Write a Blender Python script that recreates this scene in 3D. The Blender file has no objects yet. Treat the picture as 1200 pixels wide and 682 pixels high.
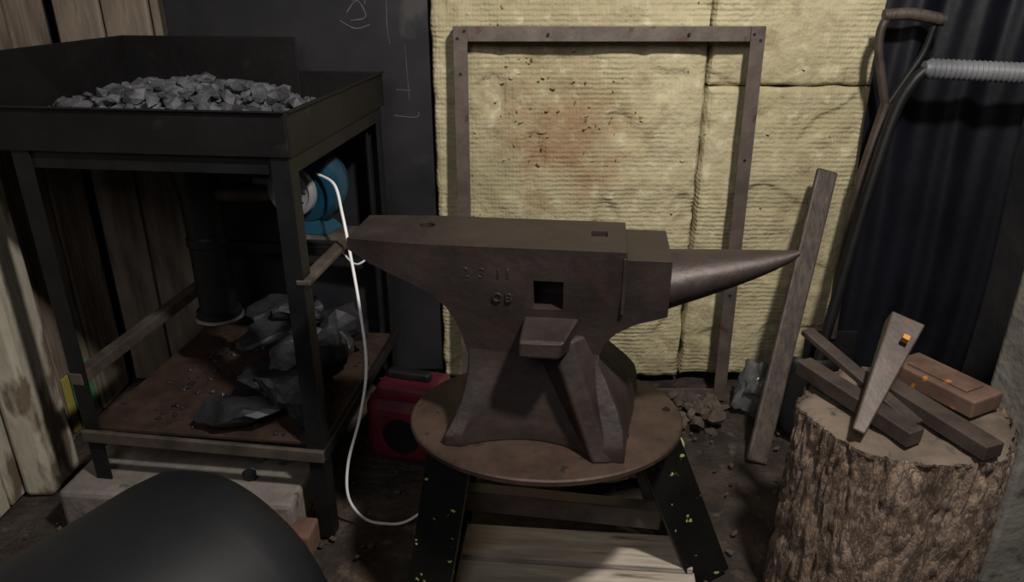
import bpy, bmesh, math, random
from mathutils import Vector, Matrix, noise, Euler
random.seed(7)
S=bpy.context.scene
COL=S.collection
# ---------------------------------------------------------------- helpers
def link(o,parent=None):
    COL.objects.link(o)
    if parent: o.parent=parent
    return o
def empty(name,loc=(0,0,0),rot=(0,0,0)):
    e=bpy.data.objects.new(name,None); e.empty_display_size=.05
    e.location=loc; e.rotation_euler=rot; COL.objects.link(e); return e
def mesh(name,verts,faces,mat=None,parent=None,smooth=None,loc=(0,0,0),rot=(0,0,0)):
    m=bpy.data.meshes.new(name); m.from_pydata([tuple(v) for v in verts],[],faces)
    bm=bmesh.new(); bm.from_mesh(m); bmesh.ops.recalc_face_normals(bm,faces=bm.faces); bm.to_mesh(m); bm.free()
    if mat: m.materials.append(mat)
    if smooth is not None:
        for p in m.polygons: p.use_smooth=True
        m.set_sharp_from_angle(angle=math.radians(smooth))
    o=bpy.data.objects.new(name,m); o.location=loc; o.rotation_euler=rot
    return link(o,parent)
def bevel(o,w,seg=2):
    b=o.modifiers.new('bev','BEVEL'); b.width=w; b.segments=seg; b.limit_method='ANGLE'; b.angle_limit=math.radians(35); return o
def box(name,c,s,mat,parent=None,rot=(0,0,0),bev=.003):
    x,y,z=[k/2 for k in s]
    v=[(-x,-y,-z),(x,-y,-z),(x,y,-z),(-x,y,-z),(-x,-y,z),(x,-y,z),(x,y,z),(-x,y,z)]
    f=[(0,3,2,1),(4,5,6,7),(0,1,5,4),(1,2,6,5),(2,3,7,6),(3,0,4,7)]
    o=mesh(name,v,f,mat,parent,None,c,rot)
    if bev: bevel(o,bev)
    return o
def beam(name,a,b,w,h,mat,parent=None,bev=.003,up=(0,0,1),w2=None,h2=None):
    a=Vector(a); b=Vector(b); d=(b-a); d.normalize(); up=Vector(up)
    s=d.cross(up)
    if s.length<1e-4: s=Vector((1,0,0))
    s.normalize(); u=s.cross(d)
    w2=w if w2 is None else w2; h2=h if h2 is None else h2
    v=[]
    for p,ww,hh in ((a,w,h),(b,w2,h2)):
        for i,j in((-1,-1),(1,-1),(1,1),(-1,1)):
            v.append(p+s*i*ww/2+u*j*hh/2)
    f=[(0,1,2,3),(4,7,6,5),(0,4,5,1),(1,5,6,2),(2,6,7,3),(3,7,4,0)]
    o=mesh(name,v,f,mat,parent)
    if bev: bevel(o,bev)
    return o
def tube(name,pts,r,mat,parent=None,n=16,radii=None,caps=True,smooth=40):
    pts=[Vector(p) for p in pts]; V=[];F=[]
    prev=None
    for i,p in enumerate(pts):
        t=(pts[min(i+1,len(pts)-1)]-pts[max(i-1,0)]).normalized()
        if prev is None:
            ref=Vector((0,0,1)) if abs(t.z)<.9 else Vector((1,0,0))
            s=t.cross(ref).normalized()
        else:
            s=(prev-t*prev.dot(t)).normalized()
        prev=s; u=t.cross(s)
        rr=radii[i] if radii else r
        for k in range(n):
            a=2*math.pi*k/n; V.append(p+(s*math.cos(a)+u*math.sin(a))*rr)
    for i in range(len(pts)-1):
        for k in range(n):
            k2=(k+1)%n; F.append((i*n+k,i*n+k2,(i+1)*n+k2,(i+1)*n+k))
    if caps:
        F.append(tuple(range(n))[::-1]); F.append(tuple((len(pts)-1)*n+k for k in range(n)))
    return mesh(name,V,F,mat,parent,smooth)
def spline(ctrl,n=12):
    P=[Vector(p) for p in ctrl]; P=[P[0]]+P+[P[-1]]; out=[]
    for i in range(1,len(P)-2):
        a,b,c,d=P[i-1:i+3]
        for k in range(n):
            t=k/n; out.append(.5*((2*b)+(c-a)*t+(2*a-5*b+4*c-d)*t*t+(-a+3*b-3*c+d)*t**3))
    out.append(P[-2]); return out
def lathe(name,prof,mat,parent=None,n=48,loc=(0,0,0),rot=(0,0,0),smooth=35,sx=1,sy=1):
    V=[];F=[]
    for r,z in prof:
        for k in range(n):
            a=2*math.pi*k/n; V.append((r*math.cos(a)*sx,r*math.sin(a)*sy,z))
    for i in range(len(prof)-1):
        for k in range(n):
            k2=(k+1)%n; F.append((i*n+k,i*n+k2,(i+1)*n+k2,(i+1)*n+k))
    F.append(tuple(range(n))[::-1]); F.append(tuple((len(prof)-1)*n+k for k in range(n)))
    return mesh(name,V,F,mat,parent,smooth,loc,rot)
def rocks(name,items,mat,parent=None,smooth=None,sub=2,rough=.35,tilt=.4):
    V=[];F=[]
    for it in items:
        c,s=it[0],it[1]
        bm=bmesh.new(); bmesh.ops.create_icosphere(bm,subdivisions=sub,radius=1)
        off=Vector((random.uniform(-50,50),)*3)+Vector((random.random()*9,random.random()*9,0))
        planes=[(Vector((random.gauss(0,1),random.gauss(0,1),random.gauss(0,1))).normalized(),random.uniform(.42,.85)) for _ in range(10)]
        R=Euler(it[2] if len(it)>2 else (random.uniform(-tilt,tilt),random.uniform(-tilt,tilt),random.uniform(0,6.28))).to_matrix()
        base=len(V)
        for v in bm.verts:
            p=v.co.copy()
            for nn,dd in planes:
                k=p.dot(nn)-dd
                if k>0: p-=nn*k
            p*=1+rough*noise.noise(p*1.7+off)+.25*rough*noise.noise(p*6+off)
            p=R@Vector((p.x*s[0],p.y*s[1],p.z*s[2]))
            V.append(p+Vector(c))
        for f in bm.faces: F.append(tuple(base+v.index for v in f.verts))
        bm.free()
    return mesh(name,V,F,mat,parent,smooth)
# ---------------------------------------------------------------- materials
def M(name,c1,c2,scale=8,rough=.6,metal=0,bump=.3,bscale=None,stretch=(1,1,1),c3=None,rough2=None,detail=8,lo=.35,hi=.65,bd=.01,spec=None,c3pos=(.62,.7),c3scale=None):
    m=bpy.data.materials.new(name); m.use_nodes=True; nt=m.node_tree; N=nt.nodes; Lk=nt.links
    b=N['Principled BSDF']; tc=N.new('ShaderNodeTexCoord'); mp=N.new('ShaderNodeMapping'); mp.inputs['Scale'].default_value=stretch
    Lk.new(tc.outputs['Object'],mp.inputs[0])
    n1=N.new('ShaderNodeTexNoise'); n1.inputs['Scale'].default_value=scale; n1.inputs['Detail'].default_value=detail; n1.inputs['Roughness'].default_value=.6
    Lk.new(mp.outputs[0],n1.inputs['Vector'])
    cr=N.new('ShaderNodeValToRGB'); cr.color_ramp.elements[0].position=lo; cr.color_ramp.elements[1].position=hi
    cr.color_ramp.elements[0].color=(*c1,1); cr.color_ramp.elements[1].color=(*c2,1)
    Lk.new(n1.outputs[0],cr.inputs[0]); col=cr.outputs[0]
    if c3:
        n3=N.new('ShaderNodeTexNoise'); n3.inputs['Scale'].default_value=c3scale or scale*2.3; n3.inputs['Detail'].default_value=5
        Lk.new(mp.outputs[0],n3.inputs['Vector'])
        r3=N.new('ShaderNodeValToRGB'); r3.color_ramp.elements[0].position=c3pos[0]; r3.color_ramp.elements[1].position=c3pos[1]
        Lk.new(n3.outputs[0],r3.inputs[0])
        mx=N.new('ShaderNodeMix'); mx.data_type='RGBA'; Lk.new(r3.outputs[0],mx.inputs[0]); Lk.new(col,mx.inputs[6]); mx.inputs[7].default_value=(*c3,1); col=mx.outputs[2]
    Lk.new(col,b.inputs['Base Color'])
    b.inputs['Metallic'].default_value=metal; b.inputs['Roughness'].default_value=rough
    if spec is not None: b.inputs['Specular IOR Level'].default_value=spec
    if rough2 is not None:
        mr=N.new('ShaderNodeMapRange'); mr.inputs[1].default_value=.3; mr.inputs[2].default_value=.7; mr.inputs[3].default_value=rough; mr.inputs[4].default_value=rough2
        Lk.new(n1.outputs[0],mr.inputs[0]); Lk.new(mr.outputs[0],b.inputs['Roughness'])
    if bump:
        n2=N.new('ShaderNodeTexNoise'); n2.inputs['Scale'].default_value=bscale or scale*4; n2.inputs['Detail'].default_value=8
        Lk.new(mp.outputs[0],n2.inputs['Vector'])
        bp=N.new('ShaderNodeBump'); bp.inputs['Strength'].default_value=bump; bp.inputs['Distance'].default_value=bd
        Lk.new(n2.outputs[0],bp.inputs['Height']); Lk.new(bp.outputs[0],b.inputs['Normal'])
    return m
mAnvil=M('anvil_iron',(.024,.0175,.0165),(.045,.033,.030),9,.42,.45,.45,60,bd=.0028,rough2=.60,c3=(.050,.028,.021),c3pos=(.55,.8))
mPlate=M('plate_rusty_steel',(.036,.023,.018),(.074,.046,.035),14,.5,.35,.4,80,bd=.002,c3=(.026,.020,.018))
mBlk=M('black_painted_steel',(.004,.004,.0045),(.010,.010,.0105),10,.5,.0,.2,60,bd=.002,spec=.3)
mTray=M('sooty_steel',(.0035,.0032,.0035),(.008,.0075,.008),7,.55,.0,.35,50,bd=.003,c3=(.016,.015,.015),c3pos=(.65,.8),spec=.28)
mStandLeg=M('chipped_black_paint',(.003,.0035,.0035),(.008,.0085,.0085),9,.4,.0,.2,60,bd=.002,c3=(.34,.38,.12),c3scale=42,c3pos=(.67,.685),spec=.35)
mFrame=M('mill_scale_steel',(.070,.055,.047),(.135,.108,.092),12,.5,.35,.25,70,bd=.002,c3=(.08,.04,.024))
mRail=M('dusty_steel',(.030,.024,.02),(.085,.068,.056),12,.65,.1,.25,70,bd=.002)
mCoal=M('coal_ash_grey',(.012,.013,.015),(.098,.101,.113),22,.7,0,.6,60,bd=.006)
mCoalD=M('coal_dark',(.007,.0075,.009),(.019,.020,.024),14,.55,0,.35,50,bd=.004,spec=.4)
mAsh=M('ash_bed',(.010,.010,.011),(.040,.040,.043),25,.9,0,.8,80,bd=.01)
mBarn=M('weathered_planks',(.085,.064,.048),(.22,.175,.135),5,.85,0,.6,12,stretch=(4,4,.6),c3=(.035,.027,.02),c3scale=5,bd=.006)
mWhite=M('peeling_whitewash',(.29,.265,.205),(.46,.425,.345),6,.85,0,.5,20,stretch=(2,2,.8),c3=(.12,.09,.06),c3scale=6,c3pos=(.5,.58),bd=.006)
mBoard=M('chalkboard',(.007,.007,.010),(.020,.019,.023),3,.6,0,.15,30,c3=(.045,.042,.043),c3scale=5,bd=.002,spec=.3)
mChalk=M('chalk',(.06,.06,.06),(.12,.12,.12),60,.9,0,0)
mDirt=M('dirt_floor',(.014,.010,.008),(.055,.038,.028),9,.95,0,1,35,bd=.03,c3=(.085,.064,.049),c3pos=(.6,.72),c3scale=20)
mConc=M('concrete',(.10,.087,.078),(.20,.178,.158),10,.9,0,.7,40,bd=.006,c3=(.05,.04,.033))
mPost=M('grey_render',(.10,.095,.082),(.19,.18,.155),10,.9,0,.7,40,bd=.006,c3=(.06,.052,.045))
mBrick=M('brick',(.09,.045,.032),(.16,.085,.06),12,.9,0,.6,40,bd=.006)
mRub=M('rubble_stone',(.034,.027,.021),(.095,.075,.056),7,.95,0,.7,40,bd=.01)
mWoodO=M('old_grey_wood',(.030,.022,.018),(.075,.056,.045),8,.6,0,.5,18,stretch=(6,6,.7),bd=.004,c3=(.02,.015,.013))
mPallet=M('pallet_wood',(.22,.182,.148),(.40,.355,.30),7,.85,0,.5,25,stretch=(.7,6,6),bd=.004,c3=(.12,.09,.07),c3scale=5)
mBlue=M('blue_enamel',(.005,.034,.064),(.010,.056,.10),6,.3,.1,.05,40)
mAlu=M('cast_aluminium',(.24,.25,.27),(.38,.39,.41),8,.4,.4,.15,60,bd=.002)
mCable=M('white_cable',(.6,.61,.62),(.75,.75,.75),10,.5,0,0)
mRed=M('maroon_plastic',(.050,.005,.012),(.12,.012,.028),6,.4,0,.1,40,c3=(.04,.022,.022))
mTank=M('matt_black_tank',(.0035,.004,.0055),(.008,.0085,.011),5,.55,.0,.12,120,bd=.001,spec=.35)
mTarp=M('black_tarp',(.003,.0035,.006),(.007,.008,.013),4,.5,0,.1,30,spec=.3)
mSteelBar=M('dark_bar_steel',(.036,.027,.023),(.080,.062,.054),14,.5,.3,.3,70,bd=.002,c3=(.08,.04,.025))
mRust=M('rusty_tool',(.075,.040,.029),(.14,.085,.064),16,.6,.2,.3,60,bd=.002,c3=(.38,.14,.03),c3pos=(.68,.71),c3scale=22)
mOrange=M('orange_paint',(.40,.16,.02),(.5,.22,.04),16,.6,0,.2)
mGrip=M('ribbed_rubber',(.10,.105,.115),(.17,.175,.19),9,.5,0,.1)
mRope=M('green_paint',(.02,.14,.07),(.04,.22,.10),6,.8,0,.3)
mYel=M('yellow_paint',(.28,.23,.04),(.36,.30,.07),6,.8,0,.3)
mHole=M('dark_recess',(.004,.004,.004),(.007,.006,.006),6,.9,0,0)
mDark=M('dark_wall',(.010,.010,.012),(.03,.028,.03),4,.85,0,.4,20)
mBag=M('cloudy_plastic',(.10,.105,.11),(.24,.25,.26),8,.2,0,.5,20)
mBag.node_tree.nodes['Principled BSDF'].inputs['Transmission Weight'].default_value=.5
def woolmat():
    m=bpy.data.materials.new('mineral_wool'); m.use_nodes=True; nt=m.node_tree; N=nt.nodes; L=nt.links; b=N['Principled BSDF']
    b.inputs['Roughness'].default_value=.95; b.inputs['Specular IOR Level'].default_value=.15
    g=N.new('ShaderNodeNewGeometry')
    def noi(sc,st=(1,1,1),d=6):
        mp=N.new('ShaderNodeMapping'); mp.inputs['Scale'].default_value=st; L.new(g.outputs['Position'],mp.inputs[0])
        n=N.new('ShaderNodeTexNoise'); n.inputs['Scale'].default_value=sc; n.inputs['Detail'].default_value=d; L.new(mp.outputs[0],n.inputs['Vector']); return n.outputs[0]
    def ramp(src,a,b_,c1=(0,0,0,1),c2=(1,1,1,1)):
        r=N.new('ShaderNodeValToRGB'); r.color_ramp.elements[0].position=a; r.color_ramp.elements[1].position=b_; r.color_ramp.elements[0].color=c1; r.color_ramp.elements[1].color=c2; L.new(src,r.inputs[0]); return r.outputs[0]
    def mix(f,a,b_,mode='MIX'):
        x=N.new('ShaderNodeMix'); x.data_type='RGBA'; x.blend_type=mode
        if isinstance(f,float): x.inputs[0].default_value=f
        else: L.new(f,x.inputs[0])
        for s,i in((a,6),(b_,7)):
            if isinstance(s,tuple): x.inputs[i].default_value=s
            else: L.new(s,x.inputs[i])
        return x.outputs[2]
    def mth(op,a,b_=None):
        x=N.new('ShaderNodeMath'); x.operation=op
        for s,i in((a,0),(b_,1)):
            if s is None: continue
            if isinstance(s,(int,float)): x.inputs[i].default_value=s
            else: L.new(s,x.inputs[i])
        return x.outputs[0]
    base=ramp(noi(3.5),.3,.7,(.35,.305,.185,1),(.49,.435,.28,1))
    base=mix(ramp(noi(26),.55,.75),base,(.59,.535,.375,1))
    base=mix(ramp(noi(1.8,(1,1,1),4),.54,.72),base,(.29,.25,.15,1))
    base=mix(mth('MULTIPLY',ramp(noi(15),.56,.68),.5),base,(.25,.20,.12,1))
    vd=N.new('ShaderNodeVectorMath'); vd.operation='DISTANCE'; mp=N.new('ShaderNodeMapping'); mp.inputs['Scale'].default_value=(1.1,0,1); L.new(g.outputs['Position'],mp.inputs[0])
    L.new(mp.outputs[0],vd.inputs[0]); vd.inputs[1].default_value=(.14*1.1,0,.80)
    d=mth('ADD',vd.outputs['Value'],mth('MULTIPLY',mth('SUBTRACT',noi(13),.5),.55))
    base=mix(mth('MULTIPLY',ramp(d,.02,.25,(1,1,1,1),(0,0,0,1)),.6),base,(.25,.12,.065,1))
    L.new(base,b.inputs['Base Color'])
    w=N.new('ShaderNodeTexWave'); w.wave_type='BANDS'; w.bands_direction='Z'; w.inputs['Scale'].default_value=23; w.inputs['Distortion'].default_value=1.8; w.inputs['Detail'].default_value=3; w.inputs['Detail Scale'].default_value=2
    L.new(g.outputs['Position'],w.inputs[0])
    w2=N.new('ShaderNodeTexWave'); w2.wave_type='BANDS'; w2.bands_direction='X'; w2.inputs['Scale'].default_value=30; w2.inputs['Distortion'].default_value=3; w2.inputs['Detail'].default_value=3
    L.new(g.outputs['Position'],w2.inputs[0])
    amp=ramp(noi(4),.36,.62)
    h=mth('ADD',mth('ADD',mth('MULTIPLY',mth('MULTIPLY',w.outputs[1],amp),.15),mth('MULTIPLY',w2.outputs[1],.04)),mth('ADD',mth('MULTIPLY',noi(60),.5),mth('MULTIPLY',noi(11),1.0)))
    bp=N.new('ShaderNodeBump'); bp.inputs['Strength'].default_value=.68; bp.inputs['Distance'].default_value=.018; L.new(h,bp.inputs['Height']); L.new(bp.outputs[0],b.inputs['Normal'])
    return m
mWool=woolmat()
def barkmat():
    m=bpy.data.materials.new('pine_bark'); m.use_nodes=True; nt=m.node_tree; N=nt.nodes; L=nt.links; b=N['Principled BSDF']; b.inputs['Roughness'].default_value=.9
    tc=N.new('ShaderNodeTexCoord'); mp=N.new('ShaderNodeMapping'); mp.inputs['Scale'].default_value=(1,1,.32); L.new(tc.outputs['Object'],mp.inputs[0])
    n=N.new('ShaderNodeTexNoise'); n.inputs['Scale'].default_value=16; n.inputs['Detail'].default_value=8; n.inputs['Roughness'].default_value=.65; L.new(mp.outputs[0],n.inputs[0])
    v=N.new('ShaderNodeTexVoronoi'); v.feature='DISTANCE_TO_EDGE'; v.inputs['Scale'].default_value=34
    mx=N.new('ShaderNodeMix'); mx.data_type='VECTOR'; mx.inputs[0].default_value=.14; L.new(mp.outputs[0],mx.inputs[4]); L.new(n.outputs[1],mx.inputs[5]); L.new(mx.outputs[1],v.inputs['Vector'])
    r=N.new('ShaderNodeValToRGB'); r.color_ramp.elements[0].position=.0; r.color_ramp.elements[0].color=(.075,.054,.042,1); r.color_ramp.elements[1].position=.14; r.color_ramp.elements[1].color=(.255,.195,.155,1); L.new(v.outputs[0],r.inputs[0])
    r2=N.new('ShaderNodeValToRGB'); r2.color_ramp.elements[0].position=.35; r2.color_ramp.elements[1].position=.7; r2.color_ramp.elements[0].color=(.6,.52,.46,1); r2.color_ramp.elements[1].color=(1.45,1.4,1.32,1); L.new(n.outputs[0],r2.inputs[0])
    m2=N.new('ShaderNodeMix'); m2.data_type='RGBA'; m2.blend_type='MULTIPLY'; m2.inputs[0].default_value=1; L.new(r.outputs[0],m2.inputs[6]); L.new(r2.outputs[0],m2.inputs[7]); L.new(m2.outputs[2],b.inputs['Base Color'])
    ad=N.new('ShaderNodeMath'); ad.operation='ADD'; L.new(v.outputs[0],ad.inputs[0]); L.new(n.outputs[0],ad.inputs[1])
    bp=N.new('ShaderNodeBump'); bp.inputs['Strength'].default_value=.85; bp.inputs['Distance'].default_value=.013; L.new(ad.outputs[0],bp.inputs['Height']); L.new(bp.outputs[0],b.inputs['Normal'])
    return m
mBark=barkmat()
mCut=M('sawn_end_grain',(.060,.046,.035),(.14,.105,.078),9,.85,0,.5,40,c3=(.04,.03,.025),bd=.005)
# ---------------------------------------------------------------- room
def grid(name,x0,x1,z0,z1,nx,nz,fn,mat,parent=None,smooth=60):
    V=[];F=[]
    for j in range(nz+1):
        for i in range(nx+1):
            V.append(fn(x0+(x1-x0)*i/nx,z0+(z1-z0)*j/nz))
    for j in range(nz):
        for i in range(nx):
            a=j*(nx+1)+i; F.append((a,a+1,a+nx+2,a+nx+1))
    return mesh(name,V,F,mat,parent,smooth)
fl=grid('floor',-1.6,1.7,-1.2,2.3,150,150,lambda x,y:(x,y,.018*noise.noise(Vector((x*6,y*6,0)))+.008*noise.noise(Vector((x*25,y*25,3)))-.012),mDirt)
box('wall_back',(0.05,2.24,1.25),(3.3,.1,2.6),mDark,bev=0)
box('wall_left',(-1.35,0.6,1.25),(.1,3.4,2.6),mDark,bev=0)
box('wall_right',(1.5,0.6,1.25),(.1,3.4,2.6),mDark,bev=0)
box('ceiling',(0.05,.6,2.6),(3.3,3.5,.1),mDark,bev=0)
pl=empty('plank_cladding')
y=1.0
i=0
while y<2.0:
    w=.15+.03*random.random()
    box('left_plank_%d'%i,(-1.266+.008*random.random(),y+w/2,1.2),(.03,w-.006,2.4),mWhite if y<1.55 else mBarn,pl,bev=.004); y+=w; i+=1
for k,(b,c) in enumerate([(1.84,mRope),(1.80,mYel),(1.90,mRope)]):
    box('paint_patch_%d'%k,(-1.242,b,.11),(.006,.03,.17),c,pl,bev=.001)
pl2=empty('plank_cladding.001')
x=-1.24
while x<-.95:
    w=.13; box('back_plank_%d'%i,(x+w/2,2.150+.01*random.random(),1.2),(w-.007,.03,2.4),mBarn,pl2,bev=.004); x+=w; i+=1
box('whitewashed_post',(-1.2,1.60,1.2),(.075,.13,2.4),mWhite,bev=.012)
cb=empty('chalkboard')
box('panel',(-.575,2.12,1.1),(.70,.025,2.1),mBoard,cb,bev=.003)
def chalk(pts,r=.0022):
    tube('chalk_line',[(q.x,2.1068,q.y) for q in spline([(p[0],p[1],0) for p in pts],5)],r,mChalk,cb,n=5)
cx,cz=-.44,1.13
chalk([(cx,cz),(cx+.03,cz+.03),(cx+.05,cz-.01),(cx+.01,cz-.02)],.0016)
chalk([(cx-.02,cz-.02),(cx+.02,cz-.04),(cx+.06,cz-.03)],.0016); chalk([(cx+.02,cz+.03),(cx-.01,cz+.05),(cx+.03,cz+.06)],.0016)
chalk([(cx+.05,cz+.02),(cx+.05,cz+.05),(cx+.04,cz+.07)],.0016)
chalk([(-.33,1.2),(-.335,1.1),(-.33,1.05)],.0010); chalk([(-.32,.93),(-.28,.928)],.0012); chalk([(-.33,.86),(-.27,.855),(-.26,.87)],.0012); chalk([(-.29,1.05),(-.285,.9)],.0008)
iw=empty('insulation_boards')
def wool(nm,x0,x1,z0,z1,sd):
    nx=int((x1-x0)/.008); nz=int((z1-z0)/.008); V=[];F=[]
    def fr(x,z):
        e=min(x-x0,x1-x,z-z0,z1-z)
        y=2.113+.009*noise.noise(Vector((x*4+sd,z*4,1)))+.006*noise.noise(Vector((x*16,z*16+sd,2)))
        n=noise.noise(Vector((x*9+sd,z*9,7)))
        if n>.28: y+=min(.009,(n-.28)*.14)
        if e<.010: y+=(.010-e)*.9
        jx=.006*noise.noise(Vector((z*14,sd,0))) if (x-x0<.001 or x1-x<.001) else 0
        jz=.006*noise.noise(Vector((x*14,sd,5))) if (z-z0<.001 or z1-z<.001) else 0
        return (x+jx,y,z+jz)
    for j in range(nz+1):
        for i in range(nx+1): V.append(fr(x0+(x1-x0)*i/nx,z0+(z1-z0)*j/nz))
    for j in range(nz):
        for i in range(nx):
            a=j*(nx+1)+i; F.append((a,a+1,a+nx+2,a+nx+1))
    ring=[i for i in range(nx+1)]+[j*(nx+1)+nx for j in range(1,nz+1)]+[nz*(nx+1)+i for i in range(nx-1,-1,-1)]+[j*(nx+1) for j in range(nz-1,0,-1)]
    b0=len(V)
    for r in ring: V.append((V[r][0],2.175,V[r][2]))
    for k in range(len(ring)):
        k2=(k+1)%len(ring); F.append((ring[k],b0+k,b0+k2,ring[k2]))
    mesh(nm,V,F,mWool,iw,60)
wool('batt_1',-.218,.535,.02,2.0,1.)
wool('batt_3',.546,1.25,.940,2.0,9.); wool('batt_4',.546,1.25,.03,.936,14.)
fl_items=[]
for k in range(130):
    xx=random.uniform(-.2,1.0) if k>75 else random.gauss(.05,.16); zz=random.uniform(.35,1.25) if k>75 else random.gauss(.88,.13)
    if xx<-.2: continue
    s=random.uniform(.003,.007); fl_items.append(((xx,2.110,zz),(s*1.6,s*.6,s)))
rocks('torn_flakes',fl_items,mWool,iw,sub=1)
# ---------------------------------------------------------------- steel frame leaning on wall
fr=empty('steel_angle_frame',(0,2.005,0.0),(math.radians(-2.8),0,0))
FX0,FX1,FH=-.155,.664,1.10
def Lbar(nm,a,b,inward):
    a=Vector(a);b=Vector(b); iv=Vector(inward)
    W=.038
    c=(a+b)/2+iv*W/2; d=(b-a)
    sx=abs(d.x)+abs(iv.x)*W; sz=abs(d.z)+abs(iv.z)*W
    box(nm+'_face',c,(sx,.005,sz),mFrame,fr,bev=.001)
    c=(a+b)/2+iv*.0025+Vector((0,.02,0))
    box(nm+'_flange',c,(abs(d.x)+abs(iv.x)*.005,.036,abs(d.z)+abs(iv.z)*.005),mFrame,fr,bev=.001)
Lbar('top',(FX0,0,FH),(FX1,0,FH),(0,0,-1)); Lbar('bottom',(FX0,0,0),(FX1,0,0),(0,0,1))
Lbar('left',(FX0,-.0055,0),(FX0,-.0055,FH-.0),(1,0,0)); Lbar('right',(FX1,-.0055,0),(FX1,-.0055,FH),(-1,0,0))
for k,(px,pz) in enumerate([(FX0+.012,FH-.03),(FX0+.03,FH-.012),(FX0+.018,.98),(FX1-.03,FH-.02),(FX1-.012,FH-.035),(FX1-.2,FH-.02),(FX0+.25,FH-.02),(FX1-.02,.75),(FX1-.02,.35),(FX0+.02,.4)]):
    tube('rivet_%d'%k,[(px,-.010,pz),(px,-.002,pz)],.004,mBlk,fr,n=10)
# ---------------------------------------------------------------- forge
fg=empty('coal_forge_table',(-.417,1.38,0),(0,0,math.radians(-6.9)))
TW,TD=.70,.63; Z0,Z1=.905,.99; ZH=1.075
box('tray_floor',(-TW/2,TD/2,Z0+.004),(TW,TD,.008),mTray,fg,bev=0)
box('tray_front',(-TW/2,0,(Z0+Z1)/2),(TW,.006,Z1-Z0),mTray,fg,bev=.002)
box('tray_right',(0,TD/2,(Z0+Z1)/2),(.006,TD,Z1-Z0),mTray,fg,bev=.002)
box('tray_back_low',(-.115,TD,(Z0+Z1)/2),(.23,.006,Z1-Z0),mTray,fg,bev=.002)
box('tray_back_high',(-(TW+.22)/2,TD-.008,(Z0+ZH)/2),(TW-.22,.006,ZH-Z0),mTray,fg,bev=.002)
box('tray_left',(-TW,TD/2,(Z0+ZH)/2),(.006,TD,ZH-Z0),mTray,fg,bev=.002)
for nm,a,b in [('rim_front',(-TW,-.005,Z1),(0,-.005,Z1)),('rim_right',(.005,0,Z1),(.005,TD,Z1))]:
    beam(nm,a,b,.010,.003,mTray,fg,bev=.001)
def leg(nm,x,y,z0,sx,sy,z1=Z0):
    box(nm+'_a',(x,y,(z0+z1)/2),(.038,.005,z1-z0),mBlk,fg,bev=.001)
    box(nm+'_b',(x+sx*.0165,y+sy*.019,(z0+z1)/2),(.005,.036,z1-z0),mBlk,fg,bev=.001)
leg('leg_front_right',-.022,.005,0,1,1); leg('leg_front_left',-.555,.005,.12,-1,1)
leg('leg_back_right',-.022,TD-.02,0,1,-1); leg('leg_back_left',-.555,TD-.02,0,-1,-1)
box('apron_front',(-.29,.012,Z0-.018),(.57,.005,.036),mBlk,fg,bev=.001)
box('apron_right',(-.006,TD/2,Z0-.018),(.005,TD-.03,.036),mBlk,fg,bev=.001)
box('apron_back',(-.29,TD-.03,Z0-.018),(.57,.005,.036),mBlk,fg,bev=.001)
box('apron_left',(-.57,TD/2,Z0-.018),(.005,TD-.03,.036),mBlk,fg,bev=.001)
beam('shelf_rail_front',(-.575,-.004,.245),(0,-.004,.235),.012,.03,mRail,fg)
beam('shelf_rail_right',(-.012,0,.235),(-.012,TD,.235),.03,.03,mBlk,fg)
beam('rail_left',(-.56,0,.39),(-.56,TD,.39),.03,.03,mRail,fg)
beam('rail_right',(-.004,.0,.650),(-.004,.36,.650),.03,.012,mRail,fg)
beam('blower_bracket',(-.17,.33,.645),(.0,.33,.645),.10,.008,mRail,fg)
beam('rail_back',(-.56,TD-.03,.5),(-.01,TD-.03,.5),.03,.03,mBlk,fg)
box('shelf_plate',(-.29,.3,.25),(.56,.56,.008),mPlate,fg,bev=.001)
items=[]
for k in range(680):
    a=random.random()*6.28; r=min(1.25,abs(random.gauss(0,.58)))
    x=-.36+math.cos(a)*r*.35; yy=.30+math.sin(a)*r*.27
    if not(-.67<x<-.03 and .03<yy<.59): continue
    h=max(0,.078*(1-r*r*.8)); s=random.uniform(.009,.029)*(1.0 if r<.8 else .6)
    items.append(((x,yy,Z0+.018+h*random.uniform(.3,1)),(s*1.25,s,s*.8)))
rocks('coal_heap',items,mCoal,fg,sub=1,rough=.5)
items=[]
for k in range(600):
    s=random.uniform(.003,.010); items.append(((random.uniform(-.68,-.02),random.uniform(.02,.6),Z0+.014),(s,s,s*.8)))
rocks('coal_fines',items,mCoal,fg,sub=1,rough=.5)
grid('ash_layer',-TW+.01,-.01,.01,TD-.015,50,50,lambda x,y:(x,y,Z0+.012+.058*max(0,1-((x+.36)/.32)**2-((y-.30)/.25)**2)+.006*noise.noise(Vector((x*20,y*20,0)))),mAsh,parent=fg)
rocks('shelf_coal',[((-.20,.16,.31),(.10,.07,.06)),((-.12,.30,.35),(.12,.09,.08)),((-.20,.36,.42),(.11,.085,.03),(.5,.1,.3)),((-.21,.26,.41),(.10,.07,.022),(.3,-.3,.9)),((-.22,.06,.295),(.11,.07,.045),(.1,.1,.2)),((-.12,.10,.345),(.09,.06,.035),(.9,.2,.1)),((-.07,.20,.37),(.07,.03,.09),(.1,.4,.3)),((-.10,.42,.35),(.09,.08,.09)),((-.08,.09,.29),(.06,.06,.045)),((-.14,.19,.38),(.08,.05,.03),(.8,-.3,.2)),((-.16,.30,.44),(.07,.05,.03),(.2,.3,.6))],mCoalD,fg,sub=3,rough=.25)
items=[((random.uniform(-.5,-.03),random.uniform(.03,.5),.258),(s,s,s*.7)) for s in [random.uniform(.004,.013) for _ in range(90)]]
rocks('shelf_debris',items,mCoalD,fg,sub=1)
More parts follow.
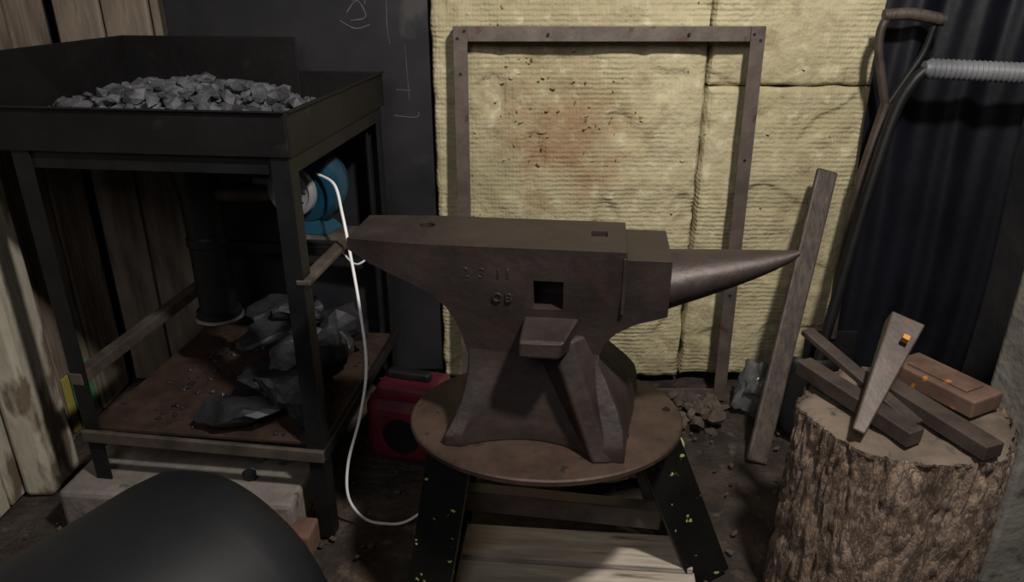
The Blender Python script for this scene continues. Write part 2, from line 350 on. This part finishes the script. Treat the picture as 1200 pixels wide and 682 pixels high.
lathe('ash_dump',[(.044,.41),(.056,.41),(.056,.425),(.046,.428),(.046,.60),(.05,.605),(.05,.625),(.046,.63),(.05,.74),(.075,.86),(.09,Z0)],mBlk,fg,loc=(-.385,.33,0))
lathe('ash_flap_rim',[(.03,.402),(.058,.402),(.062,.406),(.058,.412),(.03,.412)],mRail,fg,loc=(-.385,.33,0))
tube('air_pipe',[(-.385,.33,.735),(-.16,.35,.74)],.022,mRail,fg)
bl=empty('air_blower',(-.520,1.70,.758),(0,0,math.radians(-14)))
bl.scale=(1.02,1.02,1.02)
def ylathe(nm,prof,mat,par,loc=(0,0,0),n=48): return lathe(nm,prof,mat,par,n,loc,(math.radians(90),0,0))
ylathe('housing',[(.03,-.075),(.07,-.07),(.085,-.055),(.09,-.035),(.088,.0),(.078,.02),(.06,.028),(.03,.03)],mBlue,bl,(.02,.03,0))
ylathe('intake_disc',[(.01,0),(.056,0),(.060,.004),(.058,.016),(.05,.022),(.045,.018),(.02,.018),(.016,.026),(.005,.028)],mAlu,bl,(.010,-.004,0))
for k in range(10):
    a=k*math.pi/5; box('vent_slot_%d'%k,(.010+.033*math.cos(a),-.0235,.033*math.sin(a)),(.014,.002,.002),mHole,bl,(0,-a,0),0)
box('outlet_duct',(-.06,.045,.0),(.12,.05,.05),mBlue,bl,bev=.01)
tube('motor',[(.02,.09,0),(.02,.15,0)],.05,mBlue,bl,n=32)
mesh('foot',[(-.03,.0,-.105),(.08,.0,-.105),(.08,.08,-.105),(-.03,.08,-.105),(.0,.02,-.06),(.04,.02,-.06),(.04,.06,-.06),(.0,.06,-.06)],[(0,3,2,1),(4,5,6,7),(0,1,5,4),(1,2,6,5),(2,3,7,6),(3,0,4,7)],mBlue,bl)
cab=spline([(-.45,1.68,.80),(-.402,1.64,.785),(-.378,1.59,.73),(-.360,1.55,.66),(-.338,1.50,.55),(-.325,1.46,.42),(-.345,1.44,.30),(-.38,1.43,.18),(-.385,1.42,.09),(-.355,1.42,.03),(-.31,1.42,.012),(-.25,1.43,.012),(-.18,1.52,.012)],14)
tube('power_cable',cab,.0034,mCable,None,n=8)
tube('power_cable',spline([(-.47,1.80,.645),(-.42,1.72,.60),(-.37,1.66,.585),(-.33,1.68,.62),(-.33,1.76,.66)],10),.0025,mCable,None,n=8)
# ---------------------------------------------------------------- anvil
an=empty('blacksmith_anvil',(.05,1.215,0),(0,0,math.radians(-7)))
FZ=.812
bot=[(-.324,.793),(-.285,.770),(-.255,.757),(-.215,.741),(-.18,.722),(-.155,.698),(-.140,.672),(-.130,.645),(-.122,.61)]
botr=[(.108,.61),(.116,.640),(.136,.663),(.168,.683),(.205,.695),(.218,.70)]
def interp(tab,x):
    for (a,za),(b,zb) in zip(tab,tab[1:]):
        if a<=x<=b: return za+(zb-za)*(x-a)/(b-a)
    return tab[0][1] if x<tab[0][0] else tab[-1][1]
xs=[p[0] for p in bot]+[-.09,-.05,-.01,.03,.07]+[p[0] for p in botr]
xs=sorted(set(xs+[.145,.147]))
def zbot(x): return interp(bot,x) if x<-.12 else (interp(botr,x) if x>.107 else .61)
def ztop(x): return FZ if x<.146 else FZ-.013
def hw(z,x):
    w=.080
    if z<.74: w=.080-.014*((.74-z)/.13)
    if x<-.2: w-= .012*((-.2-x)/.114)
    return w
V=[];F=[];R=9
for x in xs:
    zb,zt=zbot(x),ztop(x)
    for side in(-1,1):
        for r in range(R+1):
            z=zb+(zt-zb)*r/R; V.append((x,side*hw(z,x),z))
nc=2*(R+1)
def ring(i): b=i*nc; return [b+r for r in range(R+1)]+[b+R+1+r for r in range(R,-1,-1)]
for i in range(len(xs)-1):
    A,B=ring(i),ring(i+1); n=len(A)
    for k in range(n): F.append((A[k],B[k],B[(k+1)%n],A[(k+1)%n]))
F.append(tuple(ring(0))); F.append(tuple(ring(len(xs)-1)[::-1]))
body=mesh('body',V,F,mAnvil,an,35)
def cut(target,cutter):
    m=target.modifiers.new('cut','BOOLEAN'); m.object=cutter; m.operation='DIFFERENCE'; m.solver='EXACT'
cuts=[box('cut1',(.100,.01,.80),(.028,.028,.2),mHole,an,bev=0),
      tube('cut2',[(-.205,.022,.86),(-.205,.022,.70)],.014,mHole,an,n=16),
      box('cut3',(.020,-.055,.730),(.050,.10,.052),mHole,an,(0,0,0),bev=0)]
for c in cuts: cut(body,c)
bpy.context.view_layer.update()
dg=bpy.context.evaluated_depsgraph_get(); nm=bpy.data.meshes.new_from_object(body.evaluated_get(dg)); 
body.modifiers.clear(); body.data=nm
for p in nm.polygons: p.use_smooth=True
nm.set_sharp_from_angle(angle=math.radians(32))
for c in cuts: bpy.data.objects.remove(c)
bevel(body,.003,2)
def ring_base(xl,xr,wl,wr,wm,bow):
    o=[];n=20; k0=max(0,(xr-.12))*.42
    def w(s):
        c=wl+(wr-wl)*s
        if s<.10 or s>.84: return c
        t=(s-.10)/.74; return c-(c-wm)*min(1,math.sin(math.pi*t)**.75*1.0)
    for k in range(n+1): s=k/n; o.append((xl+(xr-k0-xl)*s,-w(s)))
    for k in range(1,7): s=k/7; o.append((xr-k0*(1-min(1,s*1.6))-bow*math.sin(math.pi*s)*.6,-wr+2*wr*s))
    for k in range(n,-1,-1): s=k/n; o.append((xl+(xr-xl)*s,w(s)))
    for k in range(1,7): s=k/7; o.append((xl+bow*math.sin(math.pi*s),wl-2*wl*s))
    return o
lv=[(.450,-.158,.190,.126,.142,.092,.014),(.470,-.158,.190,.125,.141,.090,.014),(.482,-.150,.188,.116,.136,.086,.014),(.505,-.139,.182,.105,.122,.080,.012),(.530,-.130,.166,.095,.108,.074,.008),(.555,-.124,.144,.084,.094,.070,.004),(.580,-.121,.122,.075,.080,.067,0),(.600,-.120,.110,.068,.070,.066,0),(.625,-.121,.110,.066,.066,.066,0)]
V=[];F=[]
for z,xl,xr,wl,wr,wm,bw in lv:
    for a,b in ring_base(xl,xr,wl,wr,wm,bw): V.append((a,b,z))
n=len(ring_base(0,1,1,1,1,0))
for i in range(len(lv)-1):
    for k in range(n): F.append((i*n+k,i*n+(k+1)%n,(i+1)*n+(k+1)%n,(i+1)*n+k))
F.append(tuple(range(n))[::-1]); F.append(tuple((len(lv)-1)*n+k for k in range(n)))
bevel(mesh('base',V,F,mAnvil,an,40),.003)
# horn
V=[];F=[];n=32; L=22
for i in range(L+1):
    t=i/L; x=.21+t*.222; k=(1-t)
    prof=k**.75
    ww=.004+.070*prof; hh=.004+.046*prof
    zt=.786+.013*t; cz=zt-hh*.98
    if i==L: ww=hh=.005
    for q in range(n):
        a=2*math.pi*q/n; V.append((x,math.cos(a)*ww,cz+math.sin(a)*hh))
for i in range(L):
    for q in range(n): F.append((i*n+q,i*n+(q+1)%n,(i+1)*n+(q+1)%n,(i+1)*n+q))
F.append(tuple(range(n))[::-1]); F.append(tuple(L*n+q for q in range(n)))
mesh('horn',V,F,mAnvil,an,50)
for sd in(-1,1): box('shoulder_rib',(.143,sd*.080,.752),(.006,.004,.10),mAnvil,an,bev=.0015)
v=[(-.022,-.150,.648),(.044,-.150,.648),(.066,-.06,.626),(-.024,-.06,.628),(-.022,-.146,.676),(.052,-.144,.676),(.076,-.06,.690),(-.020,-.06,.690)]
bevel(mesh('upsetting_block',v,[(0,3,2,1),(4,5,6,7),(0,1,5,4),(1,2,6,5),(2,3,7,6),(3,0,4,7)],mAnvil,an),.004)
for sd,nmm in ((1,'buttress'),(-1,'buttress_far')):
    secs=[]
    for k in range(11):
        t=k/10; z=.655-.205*t
        if k==10: z=.450
        e=t**1.35
        yf=-(.100+.050*e)
        xl=.030+.076*t**1.1; xr=.062+.078*t**1.1
        secs.append([(xl,yf*sd,z),(xr,(yf+.006)*sd,z),(xr+.034,-.055*sd,z),(xl-.050*(1-.2*t),-.055*sd,z)])
    V=[p for s in secs for p in s]; F=[(0,1,2,3),(40,43,42,41)]
    for k in range(10):
        for q in range(4): F.append((k*4+q,k*4+(q+1)%4,k*4+4+(q+1)%4,k*4+4+q))
    bevel(mesh(nmm,V,F,mAnvil,an,30),.005,3)
def txt(s,x,z,size):
    c=bpy.data.curves.new('mark','FONT'); c.body=s; c.size=size; c.extrude=.0001; c.bevel_depth=.0009; c.space_character=1.35
    o=bpy.data.objects.new('weight_mark',c); COL.objects.link(o)
    bpy.context.view_layer.update(); me=bpy.data.meshes.new_from_object(o.evaluated_get(bpy.context.evaluated_depsgraph_get())); bpy.data.objects.remove(o)
    me.materials.clear(); me.materials.append(mAnvil)
    o=bpy.data.objects.new('weight_mark',me); o.location=(x,-.0797,z); o.rotation_euler=(math.radians(90),0,0); link(o,an)
txt('2 3 11',-.125,.757,.024); txt('OB',-.075,.715,.022)
# ---------------------------------------------------------------- stand
st=empty('anvil_stand',(.065,1.215,0))
lathe('top_plate',[(.2,.436),(.254,.436),(.258,.439),(.258,.447),(.255,.450),(.2,.450)],mPlate,st,n=96,sy=.80)
def sleg(nm,a,b,w,up):
    beam(nm,a,b,w,.012,mStandLeg,st,bev=.002,up=up)
sleg('leg_front_left',(-.175,-.075,.437),(-.245,-.085,.0),.088,(-.3,-1,0.2))
sleg('leg_front_right',(.195,.0,.437),(.37,.04,.0),.095,(.3,-1,0.2))
sleg('leg_back_left',(-.15,.12,.437),(-.20,.19,.0),.07,(0,1,0))
sleg('leg_back_right',(.17,.12,.437),(.31,.17,.0),.07,(0,1,0))
beam('cross_bar_front',(-.17,.09,.185),(.25,.05,.165),.035,.05,mSteelBar,st)
beam('cross_bar_left',(-.19,-.07,.17),(-.18,.15,.17),.006,.04,mBlk,st)
pa=empty('wooden_pallet',(.14,1.27,0),(0,0,math.radians(-5)))
for k,yy in enumerate((-.2,-.085,.03)):
    box('deck_board_%d'%k,(0,yy,.045),(.50,.10,.018),mPallet,pa,bev=.003)
for k,xx in enumerate((-.22,.22)): box('bearer_%d'%k,(xx,-.08,.018),(.07,.36,.036),mPallet,pa,bev=.003)
rocks('insulation_offcut',[((.20,1.62,.07),(.22,.14,.08)),((.34,1.66,.06),(.12,.12,.07))],mWool,sub=4,rough=.3)
# ---------------------------------------------------------------- stump
sp=empty('tree_stump',(.735,1.19,0))
V=[];F=[];NT,NZ=220,110; H=.475
def rad(a,z):
    c=Vector((math.cos(a)*1.6,math.sin(a)*1.6,z*1.2)); r=.190+.012*noise.noise(c*1.2)+.006*(1-z/H)
    cr=abs(noise.noise(Vector((math.cos(a)*6,math.sin(a)*6,z*5.5))));cr2=abs(noise.noise(Vector((math.cos(a)*13+4,math.sin(a)*13,z*11))))
    return r-.009*max(0,1-cr*6)-.005*max(0,1-cr2*4)+.004*noise.noise(Vector((math.cos(a)*30,math.sin(a)*30,z*40)))
for j in range(NZ+1):
    z=H*j/NZ
    for i in range(NT):
        a=2*math.pi*i/NT; r=rad(a,z)
        zz=z if j<NZ else z-.010+.010*noise.noise(Vector((math.cos(a)*3,math.sin(a)*3,5)))
        V.append((r*math.cos(a),r*math.sin(a)*.90,zz))
for j in range(NZ):
    for i in range(NT): F.append((j*NT+i,j*NT+(i+1)%NT,(j+1)*NT+(i+1)%NT,(j+1)*NT+i))
mesh('bark',V,F,mBark,sp,70)
V=[];F=[]; K=14
for j in range(K+1):
    for i in range(NT):
        a=2*math.pi*i/NT; r=rad(a,H)*.985*(1-j/K*.98)
        V.append((r*math.cos(a),r*math.sin(a)*.90,H-.004+.004*noise.noise(Vector((r*math.cos(a)*25,r*math.sin(a)*25,0)))-(.01 if j==0 else 0)))
for j in range(K):
    for i in range(NT): F.append((j*NT+i,j*NT+(i+1)%NT,(j+1)*NT+(i+1)%NT,(j+1)*NT+i))
F.append(tuple(K*NT+i for i in range(NT)))
mesh('cut_top',V,F,mCut,sp,60)
# ---------------------------------------------------------------- tools on the stump
beam('flat_steel_bar',(.600,1.36,.555),(.715,1.115,.490),.030,.012,mSteelBar,None,bev=.002)
beam('flat_steel_bar',(.580,1.305,.505),(.690,1.07,.492),.036,.030,mSteelBar,None,bev=.002)
beam('flat_steel_bar',(.715,1.26,.494),(.800,1.030,.492),.042,.028,mSteelBar,None,bev=.002)
wt=empty('wood_splitting_wedge')
up=(-.25,-.75,.55)
beam('wedge_body',(.732,1.250,.625),(.595,1.080,.498),.060,.040,mSteelBar,wt,bev=.003,w2=.022,h2=.008,up=up)
beam('wedge_mark',(.708,1.195,.624),(.702,1.188,.619),.012,.014,mOrange,wt,bev=.001,up=up)
fb=empty('rusty_iron_block')
beam('block',(.790,1.325,.498),(.868,1.165,.498),.085,.036,mRust,fb,bev=.004)
beam('inset_plate',(.800,1.30,.518),(.855,1.19,.518),.05,.006,mRust,fb,bev=.002)
# ---------------------------------------------------------------- leaning things at right
pk=empty('leaning_wooden_slat')
beam('slat',(.665,1.68,0),(.872,2.02,.725),.058,.018,mWoodO,pk,bev=.006,up=(0,-1,.3))
sh=empty('snow_shovel')
tube('shaft',spline([(1.02,1.90,1.005),(.995,1.90,.975),(.965,1.90,.895),(.925,1.88,.68),(.87,1.84,.34),(.85,1.82,.22)],8),.0145,mBlk,sh)
pts=[];rr=[]
for k in range(73):
    t=k/72; pts.append((1.015+.30*t,1.90-.02*t,1.01-.012*t)); rr.append(.023+.003*math.sin(k*math.pi/1.5) if 1<k<71 else .018)
tube('ribbed_grip',pts,.02,mGrip,sh,n=20,radii=rr,smooth=60)
V=[];F=[]
for j in range(11):
    for i in range(9):
        u=(i/8-.5)*2; t=j/10; w=.10*(1 if t<.7 else math.cos((t-.7)/.3*1.1)); V.append((.85+u*w*.8-.03*t,1.81-.03*t-.03*(1-u*u)+.02,.25-.24*t))
for j in range(10):
    for i in range(8): a=j*9+i; F.append((a,a+1,a+10,a+9))
b=mesh('blade',V,F,mBlk,sh,60); so=b.modifiers.new('s','SOLIDIFY'); so.thickness=.003
sp2=empty('garden_spade')
tube('handle_arm',spline([(.985,1.99,.90),(.965,1.99,.96),(.940,1.99,1.04),(.935,1.99,1.09),(.945,1.99,1.125)],8),.011,mSteelBar,sp2)
tube('handle_arm_far',spline([(.985,1.99,.90),(1.02,1.99,.97),(1.055,1.99,1.04),(1.07,1.99,1.12)],8),.009,mBlk,sp2)
tube('grip',spline([(.935,1.99,1.128),(1.0,1.985,1.132),(1.085,1.98,1.118)],6),.015,mWoodO,sp2)
tube('shaft',[(.985,1.99,.91),(.955,1.985,.72),(.93,1.96,.45),(.93,1.94,.25)],.015,mSteelBar,sp2)
box('blade',(.93,1.935,.14),(.15,.006,.26),mBlk,sp2,(math.radians(-3),0,0),bev=.002)
def tarp(u,z):
    x=.985+.42*u; y=2.085-.02*u
    f=.010*math.sin(u*17+z*1.2)+.006*math.sin(u*31-z*2)
    return (x+f*.4+.012*math.sin(z*5),y+f-.014,z)
grid('black_tarp',0,1,0.0,2.3,110,40,tarp,mTarp)
box('concrete_post',(1.055,1.26,.5),(.17,.12,1.0),mPost,None,(0,0,math.radians(8)),bev=.01)
rocks('plastic_bag',[((.74,1.93,.09),(.07,.06,.09)),((.80,1.90,.08),(.06,.06,.08))],mBag,sub=4,rough=.6,smooth=50)
items=[((random.uniform(.40,.62),random.uniform(1.82,1.97),random.uniform(.0,.05)),(s*1.3,s,s*.9)) for s in [random.uniform(.008,.032) for _ in range(45)]]
rocks('rubble_heap',items,mRub,sub=2)
items=[((random.uniform(-1.15,.8),random.uniform(1.15,2.05),.003),(s*1.3,s,s*.6)) for s in [random.uniform(.003,.010) for _ in range(220)]]
rocks('floor_debris',items,mRub,sub=1)
box('concrete_slab',(-.765,1.51,.06),(.56,.27,.12),mConc,None,(0,0,math.radians(-5)),bev=.012)
rocks('loose_coal_lump',[((-.62,1.45,.135),(.022,.02,.02))],mCoalD,sub=2)
box('clay_brick',(-.54,1.35,.035),(.18,.07,.065),mBrick,None,(0,0,math.radians(-5)),bev=.006)
rc=empty('red_jerry_can',(-.27,1.72,0),(0,0,math.radians(-15)))
bevel(box('can_body',(0,0,.11),(.22,.16,.20),mRed,rc,bev=0),.045,5)
bevel(box('can_top',(.01,0,.215),(.18,.12,.05),mRed,rc,bev=0),.02,3)
bevel(box('can_handle',(.0,0,.25),(.12,.03,.025),mBlk,rc,bev=0),.008,3)
lathe('recess_rim',[(.03,0),(.05,0),(.05,.008),(.03,.008)],mBlk,rc,loc=(0,-.078,.11),rot=(math.radians(90),0,0))
# black tank in the foreground
tk=empty('black_pressure_tank',(-.545,.825,.255),(0,0,math.radians(60)))
prof=[(.01,-.25),(.10,-.245),(.17,-.23),(.215,-.205),(.24,-.17),(.248,-.13),(.248,.10),(.243,.145),(.22,.18),(.17,.21),(.10,.23),(.01,.24)]
lathe('shell',prof,mTank,tk,n=96,rot=(0,math.radians(90),0),smooth=60)
lathe('end_ring',[(.228,-.185),(.249,-.185),(.249,-.17),(.228,-.17)],mTank,tk,n=96,rot=(0,math.radians(90),0))
box('foot_1',(-.11,0,-.236),(.03,.25,.04),mBlk,tk); box('foot_2',(.09,0,-.236),(.03,.25,.04),mBlk,tk)
# ---------------------------------------------------------------- light
def area(nm,loc,tgt,size,power,color):
    l=bpy.data.lights.new(nm,'AREA'); l.size=size; l.energy=power; l.color=color
    o=bpy.data.objects.new(nm,l); o.location=loc; o.rotation_euler=(Vector(tgt)-Vector(loc)).to_track_quat('-Z','Y').to_euler(); COL.objects.link(o)
area('ceiling_lamp',(.55,.40,2.15),(.15,1.8,.75),.12,46,(1,.94,.86))
area('workshop_fill',(-.5,-.8,2.1),(-.3,1.7,.4),.7,13,(1,.96,.95))
w=bpy.data.worlds.new('world'); S.world=w; w.use_nodes=True; w.node_tree.nodes['Background'].inputs[0].default_value=(.65,.65,.75,1); w.node_tree.nodes['Background'].inputs[1].default_value=.035
# ---------------------------------------------------------------- camera
c=bpy.data.cameras.new('camera'); c.lens=26.1; c.sensor_width=36; c.clip_start=.02
co=bpy.data.objects.new('camera',c); co.location=(0,0,1.22); co.rotation_euler=(math.radians(90-23),0,0); COL.objects.link(co); S.camera=co
S.view_settings.view_transform='Standard'
